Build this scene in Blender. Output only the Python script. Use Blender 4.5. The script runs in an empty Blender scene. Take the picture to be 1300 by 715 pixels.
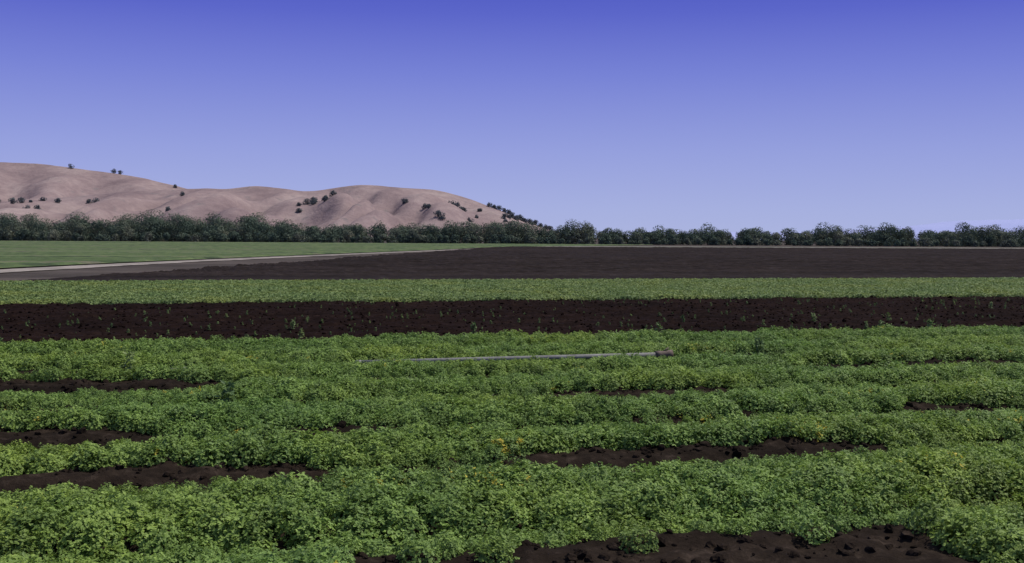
import bpy, math, numpy as np
from mathutils import Matrix, Vector
rng=np.random.default_rng(7)
scene=bpy.context.scene
A=math.atan(0.25); CA,SA=math.cos(A),math.sin(A)
def uv2xy(u,v): return u*CA-v*SA, u*SA+v*CA      # u along crop rows, v across them
def xy2uv(x,y): return x*CA+y*SA, -x*SA+y*CA

# ---------- noise ----------
def _h(i,j,s):
    n=(i.astype(np.int64)*374761393+j.astype(np.int64)*668265263+s*1442695041)&0xffffffff
    n=((n^(n>>13))*1274126177)&0xffffffff
    n=(n^(n>>16))&0xffffffff
    return n/4294967295.0
def vn(x,y,s=0):
    x=np.asarray(x,float);y=np.asarray(y,float)
    i=np.floor(x);j=np.floor(y);fx=x-i;fy=y-j
    fx=fx*fx*(3-2*fx);fy=fy*fy*(3-2*fy)
    a=_h(i,j,s);b=_h(i+1,j,s);c=_h(i,j+1,s);d=_h(i+1,j+1,s)
    return (a*(1-fx)+b*fx)*(1-fy)+(c*(1-fx)+d*fx)*fy
def fbm(x,y,s=0,o=4):
    t=0;a=.5;n=0
    for k in range(o):
        t=t+a*vn(np.asarray(x)*2**k,np.asarray(y)*2**k,s+k*17);n+=a;a*=.5
    return t/n
def sstep(a,b,x):
    t=np.clip((x-a)/(b-a),0,1);return t*t*(3-2*t)

# ---------- mesh helpers ----------
def mesh_from(name,verts,faces,smooth=False,k=4):
    me=bpy.data.meshes.new(name)
    verts=np.asarray(verts,np.float32);faces=np.asarray(faces,np.int32)
    me.vertices.add(len(verts));me.vertices.foreach_set('co',verts.ravel())
    me.loops.add(faces.size);me.loops.foreach_set('vertex_index',faces.ravel())
    me.polygons.add(len(faces))
    me.polygons.foreach_set('loop_start',np.arange(0,faces.size,k,dtype=np.int32))
    me.polygons.foreach_set('loop_total',np.full(len(faces),k,np.int32))
    me.update(calc_edges=True)
    me.polygons.foreach_set('use_smooth',np.full(len(faces),smooth))
    me.validate()
    return me
def obj(name,me,mat=None,link=True):
    o=bpy.data.objects.new(name,me)
    if mat: me.materials.append(mat)
    if link: scene.collection.objects.link(o)
    return o
def grid(name,X,Y,Z,mat,smooth=True):
    n,m=X.shape
    idx=np.arange(n*m).reshape(n,m)
    f=np.stack([idx[:-1,:-1],idx[1:,:-1],idx[1:,1:],idx[:-1,1:]],-1).reshape(-1,4)
    v=np.stack([X,Y,Z],-1).reshape(-1,3)
    a=v[f[0,1]]-v[f[0,0]];b=v[f[0,3]]-v[f[0,0]]
    if a[0]*b[1]-a[1]*b[0]<0: f=f[:,::-1]
    return obj(name,mesh_from(name,v,f,smooth),mat)

# ---------- materials ----------
class NT:
    def __init__(s,name):
        s.m=bpy.data.materials.new(name);s.m.use_nodes=True
        s.t=s.m.node_tree;s.t.nodes.clear();s.out=s.n('ShaderNodeOutputMaterial')
    def n(s,t,**k):
        x=s.t.nodes.new(t)
        for a,b in k.items(): setattr(x,a,b)
        return x
    def l(s,a,b): s.t.links.new(a,b)
    def pos(s,scale=(1,1,1),rot=0):
        g=s.n('ShaderNodeNewGeometry');m=s.n('ShaderNodeMapping')
        r=s.n('ShaderNodeVectorRotate',rotation_type='Z_AXIS')
        r.inputs['Angle'].default_value=rot
        s.l(g.outputs['Position'],r.inputs['Vector']);s.l(r.outputs[0],m.inputs['Vector'])
        m.inputs['Scale'].default_value=scale
        return m.outputs[0]
    def noise(s,vec,scale,detail=4,rough=.6):
        x=s.n('ShaderNodeTexNoise');x.inputs['Scale'].default_value=scale
        x.inputs['Detail'].default_value=detail;x.inputs['Roughness'].default_value=rough
        s.l(vec,x.inputs['Vector']);return x.outputs['Fac']
    def ramp(s,fac,stops):
        r=s.n('ShaderNodeValToRGB');e=r.color_ramp.elements
        while len(e)<len(stops): e.new(0.5)
        for q,(p,c) in zip(e,stops): q.position=p;q.color=(*c,1)
        s.l(fac,r.inputs[0]);return r.outputs[0]
    def mix(s,fac,a,b,mode='MIX'):
        x=s.n('ShaderNodeMix',data_type='RGBA',blend_type=mode)
        if isinstance(fac,float): x.inputs[0].default_value=fac
        else: s.l(fac,x.inputs[0])
        for sock,v in ((x.inputs[6],a),(x.inputs[7],b)):
            if isinstance(v,tuple): sock.default_value=(*v,1)
            else: s.l(v,sock)
        return x.outputs[2]
    def finish(s,col,rough=.9,spec=.2,bump=None,bs=.5,bd=.05,transl=0):
        p=s.n('ShaderNodeBsdfPrincipled')
        s.l(col,p.inputs['Base Color']);p.inputs['Roughness'].default_value=rough
        p.inputs['Specular IOR Level'].default_value=spec
        if bump is not None:
            b=s.n('ShaderNodeBump');b.inputs['Strength'].default_value=bs;b.inputs['Distance'].default_value=bd
            s.l(bump,b.inputs['Height']);s.l(b.outputs[0],p.inputs['Normal'])
        if transl:
            t=s.n('ShaderNodeBsdfTranslucent');s.l(col,t.inputs[0])
            x=s.n('ShaderNodeMixShader');x.inputs[0].default_value=transl
            s.l(p.outputs[0],x.inputs[1]);s.l(t.outputs[0],x.inputs[2]);s.l(x.outputs[0],s.out.inputs[0])
        else: s.l(p.outputs[0],s.out.inputs[0])
        return s.m
def soil_mat(name,c1,c2,c3,sc=1.0,bd=.05,streak=True):
    k=NT(name);v=k.pos((1,1,1))
    a=k.noise(v,sc*6,6,.7);b=k.noise(k.pos((.12,1.2,1),-A),sc*1.0,5,.65)
    col=k.ramp(a,[(.3,c1),(.55,c2),(.75,c3)])
    dk=k.ramp(b,[(.35,(.62,.62,.62)),(.65,(1.25,1.2,1.2))])
    col=k.mix(1.0,col,dk,'MULTIPLY')
    return k.finish(col,1.0,.03,a,.9,bd)
def leaf_mat(name,dark,mid,light,yel,patch=.35,yamt=.03,lobj=.0):
    k=NT(name);oi=k.n('ShaderNodeObjectInfo')
    col=k.ramp(oi.outputs['Random'],[(0,dark),(.45,mid),(1,light)])
    v=k.pos((1,1,1));n=k.noise(v,patch,3,.6)
    tint=k.ramp(n,[(.3,(.80,.88,.9)),(.5,(1,1,1)),(.7,(1.22,1.1,.88))])
    col=k.mix(1.0,col,tint,'MULTIPLY')
    n2=k.noise(v,14.0,2,.5)
    t2=k.ramp(n2,[(.3,(.66,.7,.74)),(.7,(1.3,1.25,1.15))])
    col=k.mix(1.0,col,t2,'MULTIPLY')
    n3=k.noise(v,1.1,2,.5);n4=k.noise(v,9.0,2,.5)
    ml=k.n('ShaderNodeMath',operation='MULTIPLY');k.l(n3,ml.inputs[0]);k.l(n4,ml.inputs[1])
    f=k.ramp(ml.outputs[0],[(.46-yamt,(0,0,0)),(.49-yamt,(1,1,1))])
    col=k.mix(f,col,yel)
    return k.finish(col,.55,.22,transl=.30)

M_soil=soil_mat('dark_field_soil',(.0075,.0042,.0034),(.0125,.0072,.0058),(.028,.017,.013))
M_bed=soil_mat('crop_bed_soil',(.011,.008,.006),(.021,.0155,.0115),(.050,.038,.029))
M_far=soil_mat('ploughed_soil',(.0165,.0125,.0115),(.025,.0195,.0178),(.044,.036,.033),.25,.15)  # dark soil, greyed in the base colour for distance haze
M_gnd=soil_mat('bare_ground',(.055,.046,.040),(.075,.064,.056),(.10,.088,.077),.05,.2)
M_road=soil_mat('pale_dirt',(.19,.17,.15),(.26,.235,.21),(.32,.30,.275),.3,.05)
M_leaf=leaf_mat('parsley_leaf',(.135,.212,.050),(.182,.282,.065),(.24,.355,.085),(.55,.46,.06))
M_leaf2=leaf_mat('young_crop_leaf',(.155,.218,.068),(.19,.262,.088),(.23,.305,.108),(.24,.30,.10))
M_weed=leaf_mat('weed_leaf',(.09,.15,.05),(.13,.2,.065),(.18,.25,.09),(.14,.18,.05))

# ---------- near soil ----------
PITCH=2.1;OFF=7.7
EDGE1,EDGE2,EDGE3=22.0,38.9,57.2
def soil_h(u,v):
    w=np.abs(((v-OFF)/PITCH)%1.0-.5)*2      # 1 in furrow, 0 mid bed
    bed=.17*(1-sstep(.60,.98,w))
    inb=(1-sstep(EDGE1-.2,EDGE1+.2,v))
    fur=.07*(.5+.5*np.cos((v-EDGE1)*2*math.pi/1.02))
    clod=.12*fbm(u*3.1,v*3.1,3,3)**2+.09*np.abs(fbm(u*9,v*9,9,2)-.5)+.05*fbm(u*.5,v*.8,31,2)
    return .02+bed*inb+fur*(1-inb)+clod
def soil_patch(name,u0,u1,v0,v1,du,dv,mat):
    U,V=np.meshgrid(np.arange(u0,u1+du/2,du),np.arange(v0,v1+dv/2,dv),indexing='ij')
    X,Y=uv2xy(U,V);return grid(name,X,Y,soil_h(U,V),mat)
soil_patch('crop_bed_soil',-26,32,-3,EDGE1+.3,.06,.06,M_bed)
soil_patch('dark_field_soil',-34,46,EDGE1+.3,EDGE2+.2,.11,.09,M_soil)
U,V=np.meshgrid(np.arange(-70,90,.5),np.arange(EDGE2+.2,EDGE3+.4,.3),indexing='ij')
X,Y=uv2xy(U,V);grid('crop_band_soil',X,Y,.05+.08*fbm(U,V,5),M_bed)

# ---------- ground ----------
bpy.ops.mesh.primitive_plane_add(size=90000,location=(0,20000,0))
g=bpy.context.object;g.name='ground';g.data.materials.append(M_gnd)

# ploughed field (beyond)
def ex(y): return np.interp(y,[60,75,232,300,400],[-27,-22,-8.3,0,8])
V,T=np.meshgrid(np.concatenate([np.arange(0,60,.3),np.arange(60,235,.7)]),np.linspace(0,1,420),indexing='ij')
X0=ex(V+62)+2*(fbm(V*.08,V*0,71,3)-.5);XR=330
X=X0+(XR-X0)*T**1.6
Y=(62.5+V)+.25*np.clip(X,-40,400)
uu,vv=xy2uv(X,Y)
Z=.02+(.08*(.5+.5*np.cos(vv*2*math.pi/3.1))+.25*fbm(uu*.35,vv*1.1,4,3)**1.5+.09*_h(np.round(X*7),np.round(Y*7),2))*(.25+.75*sstep(0,12,V))
grid('ploughed_field',X,Y,Z,M_far,False)

# dirt road
py=np.arange(55,262,1.5)
cx=np.interp(py,[40,73,99,124,165,232,262],[-35,-34,-31.8,-28.3,-21.5,-10,-4.5])
cx=np.convolve(np.pad(cx,8,mode='edge'),np.ones(17)/17,'valid')
t=np.linspace(-1,1,9)
P,Tt=np.meshgrid(py,t,indexing='ij')
Wd=(1.25+.8*fbm(P*.12,Tt*1.5,8))
X=cx[:,None]+Tt*Wd
grid('dirt_road',X,P,.03+.06*(1-Tt**2)+.03*vn(X*2,P*2,4),M_road)

# far green field
k=NT('far_crop');v1=k.pos((.006,.16,1),-A);n1=k.noise(v1,1.0,4,.6);n2=k.noise(k.pos((.3,1.5,1),-A),1.0,5,.7)
c=k.ramp(n1,[(.38,(.048,.068,.036)),(.48,(.084,.118,.050)),(.56,(.112,.146,.066)),(.64,(.125,.122,.082))])
c=k.mix(1.0,c,k.ramp(n2,[(.3,(.62,.67,.72)),(.7,(1.25,1.2,1.1))]),'MULTIPLY')
M_fc=k.finish(c,.9,.05,n2,.8,.3)
yy=np.concatenate([np.arange(66,140,.35),np.arange(140,300,.8),np.arange(300,465,2.0)])
P,T=np.meshgrid(yy,np.linspace(0,1,300),indexing='ij')
XE=np.interp(P,[60,73,99,124,165,232,300,465],[-37.5,-37,-34.6,-31,-24.5,-13.5,-5,60])
X=XE-(T**1.4)*380
uu,vv=xy2uv(X,P)
Z=.08+.25*fbm(uu*.8,vv*1.6,6,3)*sstep(0,.01,T)
grid('green_crop_field',X,P,Z,M_fc)

k=NT('dry_grass_verge');n1=k.noise(k.pos((.02,.1,1)),1.,4)
c=k.ramp(n1,[(.35,(.09,.09,.06)),(.6,(.15,.135,.105))]);M_dry=k.finish(c)
V,T=np.meshgrid(np.linspace(0,60,30),np.linspace(0,1,80),indexing='ij')
X=-5+T*420;Y=302+V+.25*X
grid('dry_grass_verge',X,Y,.03+.1*fbm(X,Y,3)+0*V,M_dry)

# ---------- foliage source plants ----------
def leafset(C,N,size,lobes=3,spread=.9,width=.5):
    n=len(C)
    N=N/np.linalg.norm(N,axis=1,keepdims=True)
    r=rng.normal(size=(n,3));T=np.cross(N,r);T/=np.linalg.norm(T,axis=1,keepdims=True)
    B=np.cross(N,T);vs=[]
    for q in range(lobes):
        a=(q-(lobes-1)/2)*spread+rng.normal(0,.12,n)
        d=T*np.cos(a)[:,None]+B*np.sin(a)[:,None]+N*rng.normal(.1,.35,n)[:,None]
        s=np.cross(N,d)
        L=(size*rng.uniform(.75,1.2,n))[:,None]
        p0=C;p1=C+d*L*.55+s*L*width*.5;p2=C+d*L-N*L*.12;p3=C+d*L*.55-s*L*width*.5
        vs.append(np.stack([p0,p1,p2,p3],1))
    V=np.concatenate(vs,0).reshape(-1,3)
    return V,np.arange(len(V)).reshape(-1,4)
def make_plant(name,R,H,n,size,mat,lobes=3):
    d=rng.normal(size=(n,3));d[:,2]=np.abs(d[:,2])*1.1-.15;d/=np.linalg.norm(d,axis=1,keepdims=True)
    rad=rng.uniform(.5,1.05,n)**.7
    nb=7;bd=rng.normal(size=(nb,3));bd[:,2]=np.abs(bd[:,2])+.2;bd/=np.linalg.norm(bd,axis=1,keepdims=True)
    bump=1+.22*np.max((d@bd.T)**6,axis=1)-.1
    C=d*(rad*bump)[:,None]*np.array([R,R,H]);C[:,2]=np.maximum(C[:,2],0.0)+.01
    N=d*1.0+np.array([0,0,.7])+rng.normal(0,.45,(n,3))
    V,F=leafset(C,N,np.full(n,size),lobes,width=.65)
    return obj(name,mesh_from(name,V,F),mat,link=False)
def coll(name,objs):
    c=bpy.data.collections.new(name)
    for o in objs:c.objects.link(o)
    return c
def scatter(name,P,scl,rot,idx,col):
    me=bpy.data.meshes.new(name);me.vertices.add(len(P));me.vertices.foreach_set('co',np.asarray(P,np.float32).ravel())
    a=me.attributes.new('scl','FLOAT_VECTOR','POINT');a.data.foreach_set('vector',np.asarray(scl,np.float32).ravel())
    a=me.attributes.new('rot','FLOAT_VECTOR','POINT');a.data.foreach_set('vector',np.asarray(rot,np.float32).ravel())
    a=me.attributes.new('idx','INT','POINT');a.data.foreach_set('value',np.asarray(idx,np.int32))
    o=obj(name,me)
    ng=bpy.data.node_groups.new(name+'_gn','GeometryNodeTree')
    ng.interface.new_socket('Geometry',in_out='INPUT',socket_type='NodeSocketGeometry')
    ng.interface.new_socket('Geometry',in_out='OUTPUT',socket_type='NodeSocketGeometry')
    N=ng.nodes;L=ng.links
    gi=N.new('NodeGroupInput');go=N.new('NodeGroupOutput');ip=N.new('GeometryNodeInstanceOnPoints')
    ci=N.new('GeometryNodeCollectionInfo');ci.inputs['Collection'].default_value=col
    ci.inputs['Separate Children'].default_value=True;ci.inputs['Reset Children'].default_value=True
    def at(nm,t):
        x=N.new('GeometryNodeInputNamedAttribute');x.data_type=t;x.inputs['Name'].default_value=nm
        return [s for s in x.outputs if s.enabled][0]
    L.new(gi.outputs[0],ip.inputs['Points']);L.new(ci.outputs[0],ip.inputs['Instance'])
    ip.inputs['Pick Instance'].default_value=True
    L.new(at('idx','INT'),ip.inputs['Instance Index'])
    L.new(at('rot','FLOAT_VECTOR'),ip.inputs['Rotation']);L.new(at('scl','FLOAT_VECTOR'),ip.inputs['Scale'])
    L.new(ip.outputs[0],go.inputs[0])
    md=o.modifiers.new('scatter','NODES');md.node_group=ng
    return o
def do_scatter(name,u,v,z,s,nvar,col,tilt=.2,zs=1.0):
    x,y=uv2xy(u,v);n=len(u)
    scl=np.stack([s*rng.uniform(.9,1.15,n),s*rng.uniform(.9,1.15,n),s*zs],1)
    rot=np.stack([rng.normal(0,tilt,n),rng.normal(0,tilt,n),rng.uniform(0,6.28,n)],1)
    return scatter(name,np.stack([x,y,z],1),scl,rot,rng.integers(0,nvar,n),col)

parsley=coll('parsley_plants',[make_plant('parsley_%d'%i,.14,.165,320,.023,M_leaf) for i in range(8)])
young=coll('young_plants',[make_plant('young_crop_%d'%i,.17,.15,80,.055,M_leaf2) for i in range(5)])

# front parsley beds (edges wander a little, as drilled by a real tractor)
def wav(u): return .16*(fbm(u*.16,u*0,301,2)-.5)*2
us,vs,ss=[],[],[]
sp=.18
for b in range(-1,7):
    cen=OFF+PITCH*(b+.5)
    w=np.arange(-1.62 if b==0 else -1.08,1.09,sp);ul=np.arange(-25,31,sp)
    if b==6: w=np.arange(-1.08,.9,sp)
    Ug,Wg=np.meshgrid(ul,w,indexing='ij')
    Ug=Ug+rng.normal(0,.05,Ug.shape);Wg=Wg+rng.normal(0,.04,Ug.shape)
    side=(Wg>0).astype(int)
    lim=.86+.75*(fbm(Ug*.45+b*13.7,side*5.3+b*3.1,40+b,3)-.5)
    lim=np.clip(lim,.64,1.0)
    if b==0: lim=np.where(side==0,1.20+.42*(fbm(Ug*.6,Ug*0,99,3)-.5)+.25*(1-sstep(-1,2,Ug)),lim)
    keep=np.abs(Wg)<lim
    q=np.abs(Wg)/lim
    sc=1.27-.66*q**1.9
    if b==0: sc=np.where(side==0,1.22-.38*q**2,sc)
    us.append(Ug[keep]);vs.append((cen+Wg+wav(Ug+b*9))[keep]);ss.append(sc[keep])
u=np.concatenate(us);v=np.concatenate(vs);s=np.concatenate(ss)
x,y=uv2xy(u,v)
keep=(v>7.28)|((x>2.6+.5*vn(v*2,v*0,3))&(v<7.28))|(x<-1)
keep|=(v>6.9)&(rng.random(len(u))<.12)
keep&=v<EDGE1-.15+.35*(vn(u*.8,u*0,77)-.5)
# bare patches along the furrows: (u, v, half length, half width)
for (cu,cv,ru,rv) in [(-2.4,16.45,2.0,.85),(-1.2,16.3,1.2,.8),(-2.6,14.1,1.3,.4),(-.8,10.15,1.6,.55),(4.5,10.15,2.1,.55),(5.2,14.25,1.4,.55),(11.5,16.55,2.5,.55),(-2.3,12.3,1.6,.58),(.9,12.1,.8,.4),(8.9,12.2,.9,.42),(-3.6,18.5,1.8,.4),(8.4,18.5,1.6,.4)]:
    du=(u-cu)/ru;dv=(v-cv)/rv
    edge=.5+.9*fbm(u*1.6,v*2.5,5,2)
    keep&=(du**2+dv**2)>edge
    df=(v-cv+rv*1.2)/(rv*1.2)
    s=np.where((du**2+df**2<1.2),s*.80,s)       # stunted plants on the near side
keep&=fbm(u*.9,v*.9,90,2)>.10
u=u[keep];v=v[keep];s=s[keep]
s=s*(.83+.34*fbm(u*.8,v*1.2,61,3))*rng.uniform(.88,1.13,len(u))
pu,pv=xy2uv(.1,18.0)
s=np.where((np.abs(u-pu-.5)<2.4)&(v>17.05)&(v<17.75),s*.88,s)
do_scatter('parsley_crop',u,v,soil_h(u,v)-.02,s,8,parsley,.25,1.0)
print('parsley',len(u))

# second green band
sp=.27
Ug,Vg=np.meshgrid(np.arange(-40,60,sp),np.arange(EDGE2,EDGE3,sp),indexing='ij')
u=(Ug+rng.normal(0,.06,Ug.shape)).ravel();v=(Vg+rng.normal(0,.04,Ug.shape)).ravel()
wv=np.abs((v/PITCH)%1.0-.5)*2
keep=(wv<.93)|(rng.random(len(u))<.5)
keep&=(v>EDGE2+.4*vn(u*.6,u*0,3))
u=u[keep];v=v[keep];wv=wv[keep]
do_scatter('young_crop',u,v,.07+0*u,rng.uniform(.85,1.2,len(u))*(1.12-.3*wv**2),5,young,.2)

# weeds
def weed(name,h,n):
    C=[];N=[]
    for k in range(n):
        t=rng.uniform(.05,1);a=rng.uniform(0,6.28);r=.35*h*(1-t*.75)*rng.uniform(.2,1)
        C.append((math.cos(a)*r,math.sin(a)*r,h*t));N.append((math.cos(a)*.6,math.sin(a)*.6,.8))
    C=np.array(C);N=np.array(N)+rng.normal(0,.3,(n,3))
    V,F=leafset(C,N,np.full(n,h*.2),3)
    sv=np.array([[-.006,0,0],[.006,0,0],[.003,0,h],[-.003,0,h],[0,-.006,0],[0,.006,0],[0,.003,h],[0,-.003,h]])
    V2=np.concatenate([V,sv]);F2=np.concatenate([F,np.array([[0,1,2,3],[4,5,6,7]])+len(V)])
    return obj(name,mesh_from(name,V2,F2),M_weed,link=False)
weeds=coll('weeds',[weed('weed_%d'%i,.3,40) for i in range(5)])
n=1300
u=rng.uniform(-30,42,n);v=EDGE1+.6+np.floor(rng.uniform(0,16,n))*1.02+.5+rng.normal(0,.18,n)
keep=vn(u*.35,v*.4,14)>.35;u=u[keep];v=v[keep]
s=rng.uniform(.15,.45,len(u))*np.where(rng.random(len(u))<.04,2.0,1)
do_scatter('field_weeds',u,v,soil_h(u,v)-.01,s,5,weeds,.15)
wx=np.array([-5.9,-3.6,4.6,9.4,3.4,-.9,8.6]);wy=np.array([16.9,13.8,20.5,24.5,25.2,25.8,25.6])
u,v=xy2uv(wx,wy);do_scatter('tall_weeds',u,v,soil_h(u,v),np.array([1.3,1.2,1.2,1.3,1.3,1.0,1.2]),5,weeds,.1)

# clods
def clod(name,mat):
    import bmesh
    bm=bmesh.new();bmesh.ops.create_icosphere(bm,subdivisions=2,radius=1)
    o=rng.uniform(0,50,3)
    for q in bm.verts:
        c=np.array(q.co);f=.6+.8*float(vn(c[0]*1.7+o[0],c[1]*1.7+c[2]*2.3+o[1],3))+rng.normal(0,.06)
        q.co=Vector((c[0]*f,c[1]*f,c[2]*f*.65))
    me=bpy.data.meshes.new(name);bm.to_mesh(me);bm.free()
    return obj(name,me,mat,link=False)
cl1=coll('dark_clods',[clod('dark_clod_%d'%i,M_soil) for i in range(4)])
cl2=coll('bed_clods',[clod('bed_clod_%d'%i,M_bed) for i in range(4)])
n=20000;u=rng.uniform(-33,45,n);v=rng.uniform(EDGE1,EDGE2,n)
do_scatter('soil_clods',u,v,soil_h(u,v),rng.uniform(.012,.042,n)*(1+(rng.random(n)<.03)*.8),4,cl1,.5)
n=30000;u=rng.uniform(-14,18,n);v=rng.uniform(6.5,EDGE1,n)
do_scatter('bed_clods',u,v,soil_h(u,v),.008+.045*rng.random(n)**2.5,4,cl2,.5)

# ---------- irrigation pipe ----------
k=NT('weathered_aluminium');n1=k.noise(k.pos(),6,5,.7)
c=k.ramp(n1,[(.3,(.13,.125,.115)),(.6,(.22,.215,.205)),(.8,(.29,.285,.27))])
M_pipe=k.finish(c,.9,.08)
k=NT('rusty_coupling');n1=k.noise(k.pos(),25,4,.7)
c=k.ramp(n1,[(.3,(.07,.05,.04)),(.7,(.18,.13,.105))]);M_rust=k.finish(c,.8,.3)
def tube(name,p0,p1,r,mat,seg=20,rings=None):
    p0=Vector(p0);p1=Vector(p1);d=(p1-p0);L=d.length;d.normalize()
    q=d.to_track_quat('Z','Y').to_matrix()
    rings=rings or [(0,r),(1,r)]
    vs=[];fs=[]
    for (tt,rr) in rings:
        for i in range(seg):
            a=2*math.pi*i/seg
            vs.append(p0+d*L*tt+q@Vector((math.cos(a)*rr,math.sin(a)*rr,0)))
    for k2 in range(len(rings)-1):
        for i in range(seg):
            j=(i+1)%seg;fs.append((k2*seg+i,k2*seg+j,(k2+1)*seg+j,(k2+1)*seg+i))
    me=bpy.data.meshes.new(name);me.from_pydata([tuple(a) for a in vs],[],fs);me.update()
    for p in me.polygons:p.use_smooth=True
    return obj(name,me,mat)
def pipe(name,a,b,r=.042,head=True):
    e=bpy.data.objects.new(name,None);scene.collection.objects.link(e);e.location=a
    a=Vector(a);b=Vector(b);L=(b-a).length;d=(b-a)/L
    parts=[tube('barrel',a,b,r,M_pipe,rings=[(0,r*.8),(0,r),(.3,r),(.6,r),(1,r),(1,r*.8),(.98,r*.8)])]
    parts.append(tube('end_band',a+d*.02,a+d*.10,r*1.1,M_pipe,rings=[(0,r),(0,r*1.08),(1,r*1.08),(1,r)]))
    if head:
        parts.append(tube('coupling',b-d*.16,b+d*.14,r,M_rust,rings=[(0,r),(0,r*1.4),(.2,r*1.7),(.35,r*1.5),(.65,r*1.5),(.8,r*1.9),(1,r*1.9),(1,r*1.3),(.7,r*.8)]))
        m=b-d*.02
        parts.append(tube('latch_hook',m+Vector((0,0,r*1.2)),m+d*.1+Vector((0,0,r*2.8)),r*.25,M_rust,8,[(0,0.004),(0,r*.35),(1,r*.28),(1,.002)]))
        parts.append(tube('foot_plate',m-Vector((0,0,.10)),m-Vector((0,0,.02)),r,M_rust,4,[(0,0.001),(0,r*2.0),(1,r*1.2),(1,.001)]))
    for p in parts:
        p.parent=e;p.matrix_parent_inverse=Matrix.Translation(-a)
pipe('irrigation_pipe',(-2.5,17.46,.40),(2.62,18.79,.425))
pipe('irrigation_pipe',(-7.6,16.2,.12),(-5.0,16.87,.365),r=.03,head=False)

# ---------- tree line ----------
def tree_geo(x0,y0,h,w,n,size,low=.12):
    nl=rng.integers(8,12)
    cs=[];rs=[]
    for i in range(nl):
        t=rng.uniform(low,.76)
        a=rng.uniform(0,6.28);rr=w*.5*rng.uniform(.05,.72)*math.sqrt(max(.15,1-(t-.35)**2*2.4))
        cs.append((math.cos(a)*rr,math.sin(a)*rr,h*t));rs.append(rng.uniform(.17,.25)*w)
    cs.append((0,0,h*.74));rs.append(w*.25)
    cs=np.array(cs);rs=np.array(rs)
    k=rng.choice(len(cs),n,p=rs**2/np.sum(rs**2))
    d=rng.normal(size=(n,3));d/=np.linalg.norm(d,axis=1,keepdims=True)
    rad=np.where(rng.random(n)<.12,rng.uniform(1,1.18,n),rng.uniform(.72,1.02,n))
    C=cs[k]+d*(rs[k]*rad)[:,None]*np.array([1,1,.85])
    C[:,2]=np.clip(C[:,2],.2,h*1.02)
    N=d+np.array([0,0,.15])+rng.normal(0,.22,(n,3))
    V,F=leafset(C,N,np.full(n,size),2,1.4,.9)
    tv=[];tf=[]
    def limb(p,q,r0,r1):
        p=np.array(p,float);q=np.array(q,float);b=len(tv)
        for (c,r) in ((p,r0),(q,r1)):
            for i in range(5):
                a=6.283*i/5;tv.append(c+np.array([math.cos(a)*r,math.sin(a)*r,0]))
        for i in range(5): tf.append((b+i,b+(i+1)%5,b+5+(i+1)%5,b+5+i))
    limb((0,0,0),(0,0,h*.35),.035*h,.022*h)
    for i in range(4): limb((0,0,h*.3),cs[i],.02*h,.006*h)
    off=np.array([x0,y0,0])
    return V+off,F,np.array(tv)+off,np.array(tf)
def forest(name,specs,size,npt,leafm,barkm,zf=None):
    Vs=[];Fs=[];Ms=[];b=0
    for (x,y,h,w) in specs:
        V,F,tv,tf=tree_geo(x,y,h,w,int(npt*(w/10)**1.5)+60 if not zf else npt,size)
        z0=zf(x,y) if zf else 0
        V[:,2]+=z0;tv[:,2]+=z0
        Vs+= [V,tv];Fs+=[F+b,tf+b+len(V)];Ms+=[np.zeros(len(F)),np.ones(len(tf))];b+=len(V)+len(tv)
    me=mesh_from(name,np.concatenate(Vs),np.concatenate(Fs))
    me.materials.append(leafm);me.materials.append(barkm)
    me.polygons.foreach_set('material_index',np.concatenate(Ms).astype(np.int32))
    return obj(name,me)
k=NT('hazed_willow_foliage');n1=k.noise(k.pos((1,1,1)),.09,3,.5);n2=k.noise(k.pos((1,1,1)),.35,3,.6)
c=k.ramp(n1,[(.33,(.068,.098,.074)),(.5,(.10,.128,.090)),(.66,(.165,.172,.125))])  # willow greens lightened and blued: aerial haze painted into the colour
c=k.mix(1.0,c,k.ramp(n2,[(.3,(.72,.77,.82)),(.7,(1.3,1.25,1.2))]),'MULTIPLY')
M_tree=k.finish(c,.85,.05,transl=.15)
k=NT('bark');c=k.ramp(k.noise(k.pos(),2,4),[(.3,(.05,.042,.036)),(.7,(.11,.095,.08))]);M_bark=k.finish(c)
specs=[]
def hgt(x): return np.interp(x,[-330,-230,-150,-60,0,60,140,260,330],[13,12.6,11.4,10.0,9.2,8.4,8.4,9.2,9.6])
for row,(yb,st,hs) in enumerate([(480,4.2,.38),(490,10,.74),(503,9.5,.92),(522,7.5,.98),(535,5.5,.80)]):
    xx=-335
    while xx<335:
        xx+=st*rng.uniform(.45,1.55)
        f=.66+.66*fbm(xx*.05,row*.3,5,2)
        if row==4: f=.95
        h=hgt(xx)*hs*rng.uniform(.78 if row<4 else .9,1.14)*f
        specs.append((xx,yb+rng.uniform(-5,5),h,h*rng.uniform(1.15,1.65)))
for (tx,th) in [(-165,13),(-152,12.8),(-195,13.3),(-118,11.5),(27,11.3),(33,10.3),(88,9.8),(-28,10.4),(140,10.4),(203,11.0),(168,10.6),(212,9.5),(146,9.2)]:
    specs.append((tx,495,th,th*1.35))
forest('tree_line',specs,.42,900,M_tree,M_bark)
print('trees',len(specs))

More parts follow.
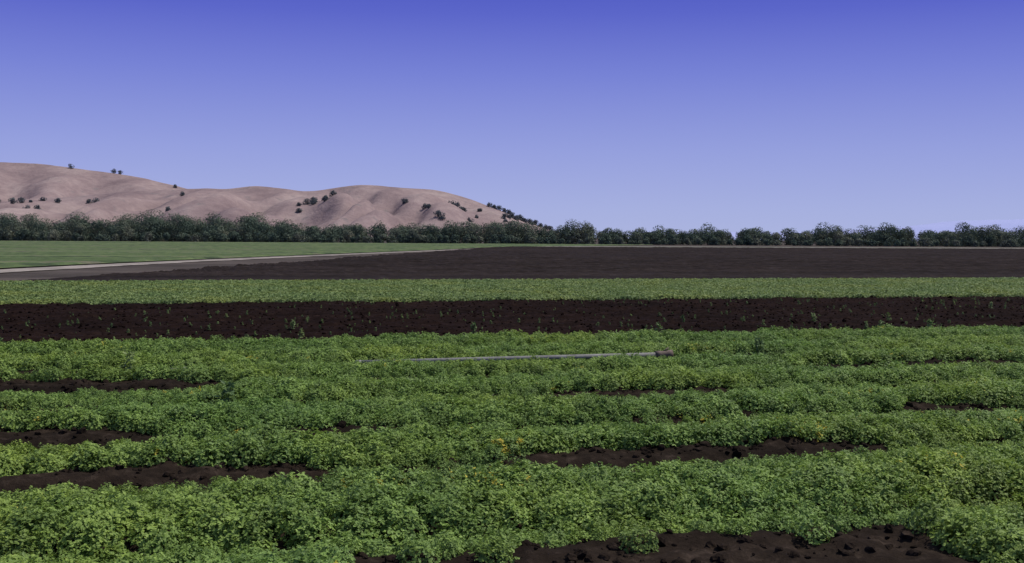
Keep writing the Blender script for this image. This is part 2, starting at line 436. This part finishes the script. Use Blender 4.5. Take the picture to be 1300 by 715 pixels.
# ---------- hills ----------
fx=[-2600,-1600,-968,-839,-775,-710,-650,-594,-536,-465,-413,-375,-336,-284,-239,-194,-123,-77,-13,52,100,150]
fz=[60,60,52,57,66,70,76,80,83,83,89,84,78.5,87,92,87,84,71,48,22,9,-3]
bx=[-2600,-1700,-1345,-1165,-1076,-1004,-896,-834,-771,-699,-574,-394,-90,90,270]
bz=[150,160,168,172,169,160,147,136,122,103,80,60,40,18,-4]
def sm(x,a,b,r=16):
    return sum(np.interp(x+o,a,b) for o in (-r,-r/2,0,r/2,r))/5
def hill_z(x,y):
    x=np.asarray(x,float);y=np.asarray(y,float)
    wx=x+90*(fbm(x*.004,y*.004,21,2)-.5)
    y0=1800+0*x
    s=np.where(y<y0,np.clip((y-1230)/(y0-1230),0,1),np.clip(1-(y-y0)/900,0,1))
    prof=s**.85*(1.15-.15*s)
    sp=np.abs(((wx+ (y-1800)*.35)/150+.6*fbm(x*.006,y*.003,3,2))%1.0-.5)*2
    sp2=np.abs(((wx-(y-1800)*.25)/62+1.2*fbm(x*.008,y*.004,8,2))%1.0-.5)*2
    mask=np.sin(np.pi*np.clip(s,0,1))**.8
    f=sm(x,fx,fz)*(prof-mask*(.27*(1-sstep(0,.9,sp))+.13*(1-sstep(0,.8,sp2))+.22*(fbm(x*.012,y*.008,7,3)-.5)))
    y1=2500
    s2=np.where(y<y1,np.clip((y-1700)/(y1-1700),0,1),np.clip(1-(y-y1)/900,0,1))
    m2=np.sin(np.pi*s2)
    sp3=np.abs(((wx+(y-2500)*.3)/190+.8*fbm(x*.004,y*.003,13,2))%1.0-.5)*2
    b=sm(x,bx,bz)*(s2*(1.1-.1*s2)-m2*(.22*(1-sstep(0,.9,sp3))+.2*(fbm(x*.01,y*.006,17,3)-.5)))
    kk=5.0
    z=np.maximum(f,b)+kk*np.exp(-np.abs(f-b)/kk)*.5
    return z-3+1.6*fbm(x*.03,y*.03,5,3)
X,Y=np.meshgrid(np.arange(-2600,330,6.5),np.arange(1200,3400,8),indexing='ij')
k=NT('hazed_dry_grass_hill');n1=k.noise(k.pos((1,.6,1)),.012,5,.6);n2=k.noise(k.pos((1,.7,2)),.06,6,.7)
c=k.ramp(n1,[(.32,(.180,.133,.133)),(.5,(.242,.182,.175)),(.68,(.300,.236,.220))])  # dry grass tan shifted to pale mauve, haze included in the colour
c=k.mix(1.0,c,k.ramp(n2,[(.3,(.80,.78,.81)),(.7,(1.12,1.12,1.11))]),'MULTIPLY')
n5=k.noise(k.pos((1,1,1)),.045,3,.5)
c=k.mix(k.ramp(n5,[(.62,(0,0,0)),(.72,(.6,.6,.6))]),c,(.15,.135,.135))
M_hill=k.finish(c,.95,.05,n2,.6,4)
grid('hills',X,Y,hill_z(X,Y),M_hill)
oak=[(-1000,2490,16),(-905,2500,14),(-890,2500,13),(-715,1600,12),(-722,1590,13),(-700,1640,11),(-688,1560,12),(-640,1690,13),(-655,1700,10),
(-297,1640,13),(-303,1625,14),(-291,1610,12),(-280,1650,10),(-262,1600,13),(-270,1590,11),
(-125,1580,11),(-88,1640,14),(-82,1630,12),(-78,1655,10),(-100,1480,13),(-95,1475,12),(-60,1560,10),
(-38,1790,11),(-30,1795,10),(-22,1790,12),(-14,1780,10),(-6,1770,11),(0,1700,13),(6,1690,12),(12,1760,12),(20,1740,11),(28,1770,12),(37,1790,12),(45,1780,11),(52,1740,12),(60,1760,11),(-12,1640,12),
(-510,1700,10),(-760,2480,11),(-470,1500,9),(-800,1700,13),(-812,1690,12),(-830,1740,11),(-822,1760,12),(-790,1650,10)]
for i in range(22):
    cx0,cy0=[(-820,1720),(-700,1600),(20,1730),(-90,1560),(-290,1620),(20,1730)][i%6]
    oak.append((cx0+rng.normal(0,30),cy0+rng.normal(0,45),rng.uniform(5,11)))
k=NT('hazed_oak_foliage');c=k.ramp(k.noise(k.pos(),.3,3),[(.3,(.085,.098,.108)),(.7,(.12,.135,.135))]);M_oak=k.finish(c,.8,.1,transl=.15)  # bluish oak tones carry painted distance haze
forest('hill_oak_trees',[(x,y,s*.75,s*1.15) for (x,y,s) in oak],1.2,260,M_oak,M_bark,zf=lambda x,y: float(hill_z(np.array([x]),np.array([y]))[0])-1)

k=NT('hazy_mountain');c=k.ramp(k.noise(k.pos(),.0006,4),[(.3,(.30,.33,.55)),(.7,(.34,.37,.58))]);M_mt=k.finish(c,1,0)  # aerial haze painted as a bluish, near-sky base colour
X,Y=np.meshgrid(np.arange(2000,14000,120),np.arange(14000,19000,250),indexing='ij')
s=np.sin(np.pi*np.clip((Y-14000)/5000,0,1))
Z=s*(120+330*sstep(3500,9500,X))*(.7+.6*fbm(X*.0006,Y*.0006,4,4))-12
grid('distant_mountains',X,Y,Z,M_mt)

# ---------- light ----------
EL=math.radians(60);AZ=math.radians(68)
w=bpy.data.worlds.new('World');scene.world=w;w.use_nodes=True
nt=w.node_tree;nt.nodes.clear();N=nt.nodes;L=nt.links
o=N.new('ShaderNodeOutputWorld');bg=N.new('ShaderNodeBackground');bg.inputs[1].default_value=.13
sk=N.new('ShaderNodeTexSky');sk.sky_type='NISHITA';sk.sun_disc=False;sk.sun_elevation=EL;sk.sun_rotation=AZ
sk.air_density=1;sk.dust_density=1.5;sk.ozone_density=1.2
tc=N.new('ShaderNodeTexCoord');sx=N.new('ShaderNodeSeparateXYZ');L.new(tc.outputs['Generated'],sx.inputs[0])
def lin(c): return tuple(((q/255+.055)/1.055)**2.4 for q in c)
rp=N.new('ShaderNodeValToRGB')
st=[(0,(172,181,222)),(.12,(166,176,223)),(.35,(149,160,221)),(.65,(119,131,213)),(.88,(92,103,201)),(1,(80,91,194))]
e=rp.color_ramp.elements
while len(e)<len(st):e.new(.5)
for q,(p,c) in zip(e,st): q.position=p;q.color=(*lin(c),1)
mr=N.new('ShaderNodeMapRange');mr.inputs['From Max'].default_value=.225
L.new(sx.outputs['Z'],mr.inputs['Value']);L.new(mr.outputs[0],rp.inputs[0])
sc=N.new('ShaderNodeVectorMath');sc.operation='SCALE';sc.inputs['Scale'].default_value=1/.13
L.new(rp.outputs[0],sc.inputs[0])
m2=N.new('ShaderNodeMapRange');m2.inputs['From Min'].default_value=.23;m2.inputs['From Max'].default_value=.6
L.new(sx.outputs['Z'],m2.inputs['Value'])
mx=N.new('ShaderNodeMix');mx.data_type='RGBA'
L.new(m2.outputs[0],mx.inputs[0]);L.new(sc.outputs[0],mx.inputs[6]);L.new(sk.outputs[0],mx.inputs[7])
L.new(mx.outputs[2],bg.inputs[0]);L.new(bg.outputs[0],o.inputs[0])
sd=bpy.data.lights.new('sun','SUN');sd.energy=3.7;sd.angle=math.radians(.5);sd.color=(1,.95,.87)
so=bpy.data.objects.new('sun',sd);scene.collection.objects.link(so)
dirv=Vector((math.sin(AZ)*math.cos(EL),math.cos(AZ)*math.cos(EL),math.sin(EL)))
so.rotation_euler=dirv.to_track_quat('Z','Y').to_euler();so.location=(0,0,50)

# ---------- camera ----------
cd=bpy.data.cameras.new('camera');cam=bpy.data.objects.new('camera',cd);scene.collection.objects.link(cam)
cd.sensor_width=36;cd.lens=38.6;cd.clip_end=120000;cd.clip_start=.1
R=Matrix.Rotation(math.radians(90-2.24),4,'X')@Matrix.Rotation(math.radians(.35),4,'Z')
cam.matrix_world=Matrix.Translation((0,0,2.4))@R
scene.camera=cam
scene.view_settings.view_transform='Standard';scene.view_settings.look='None';scene.view_settings.exposure=0
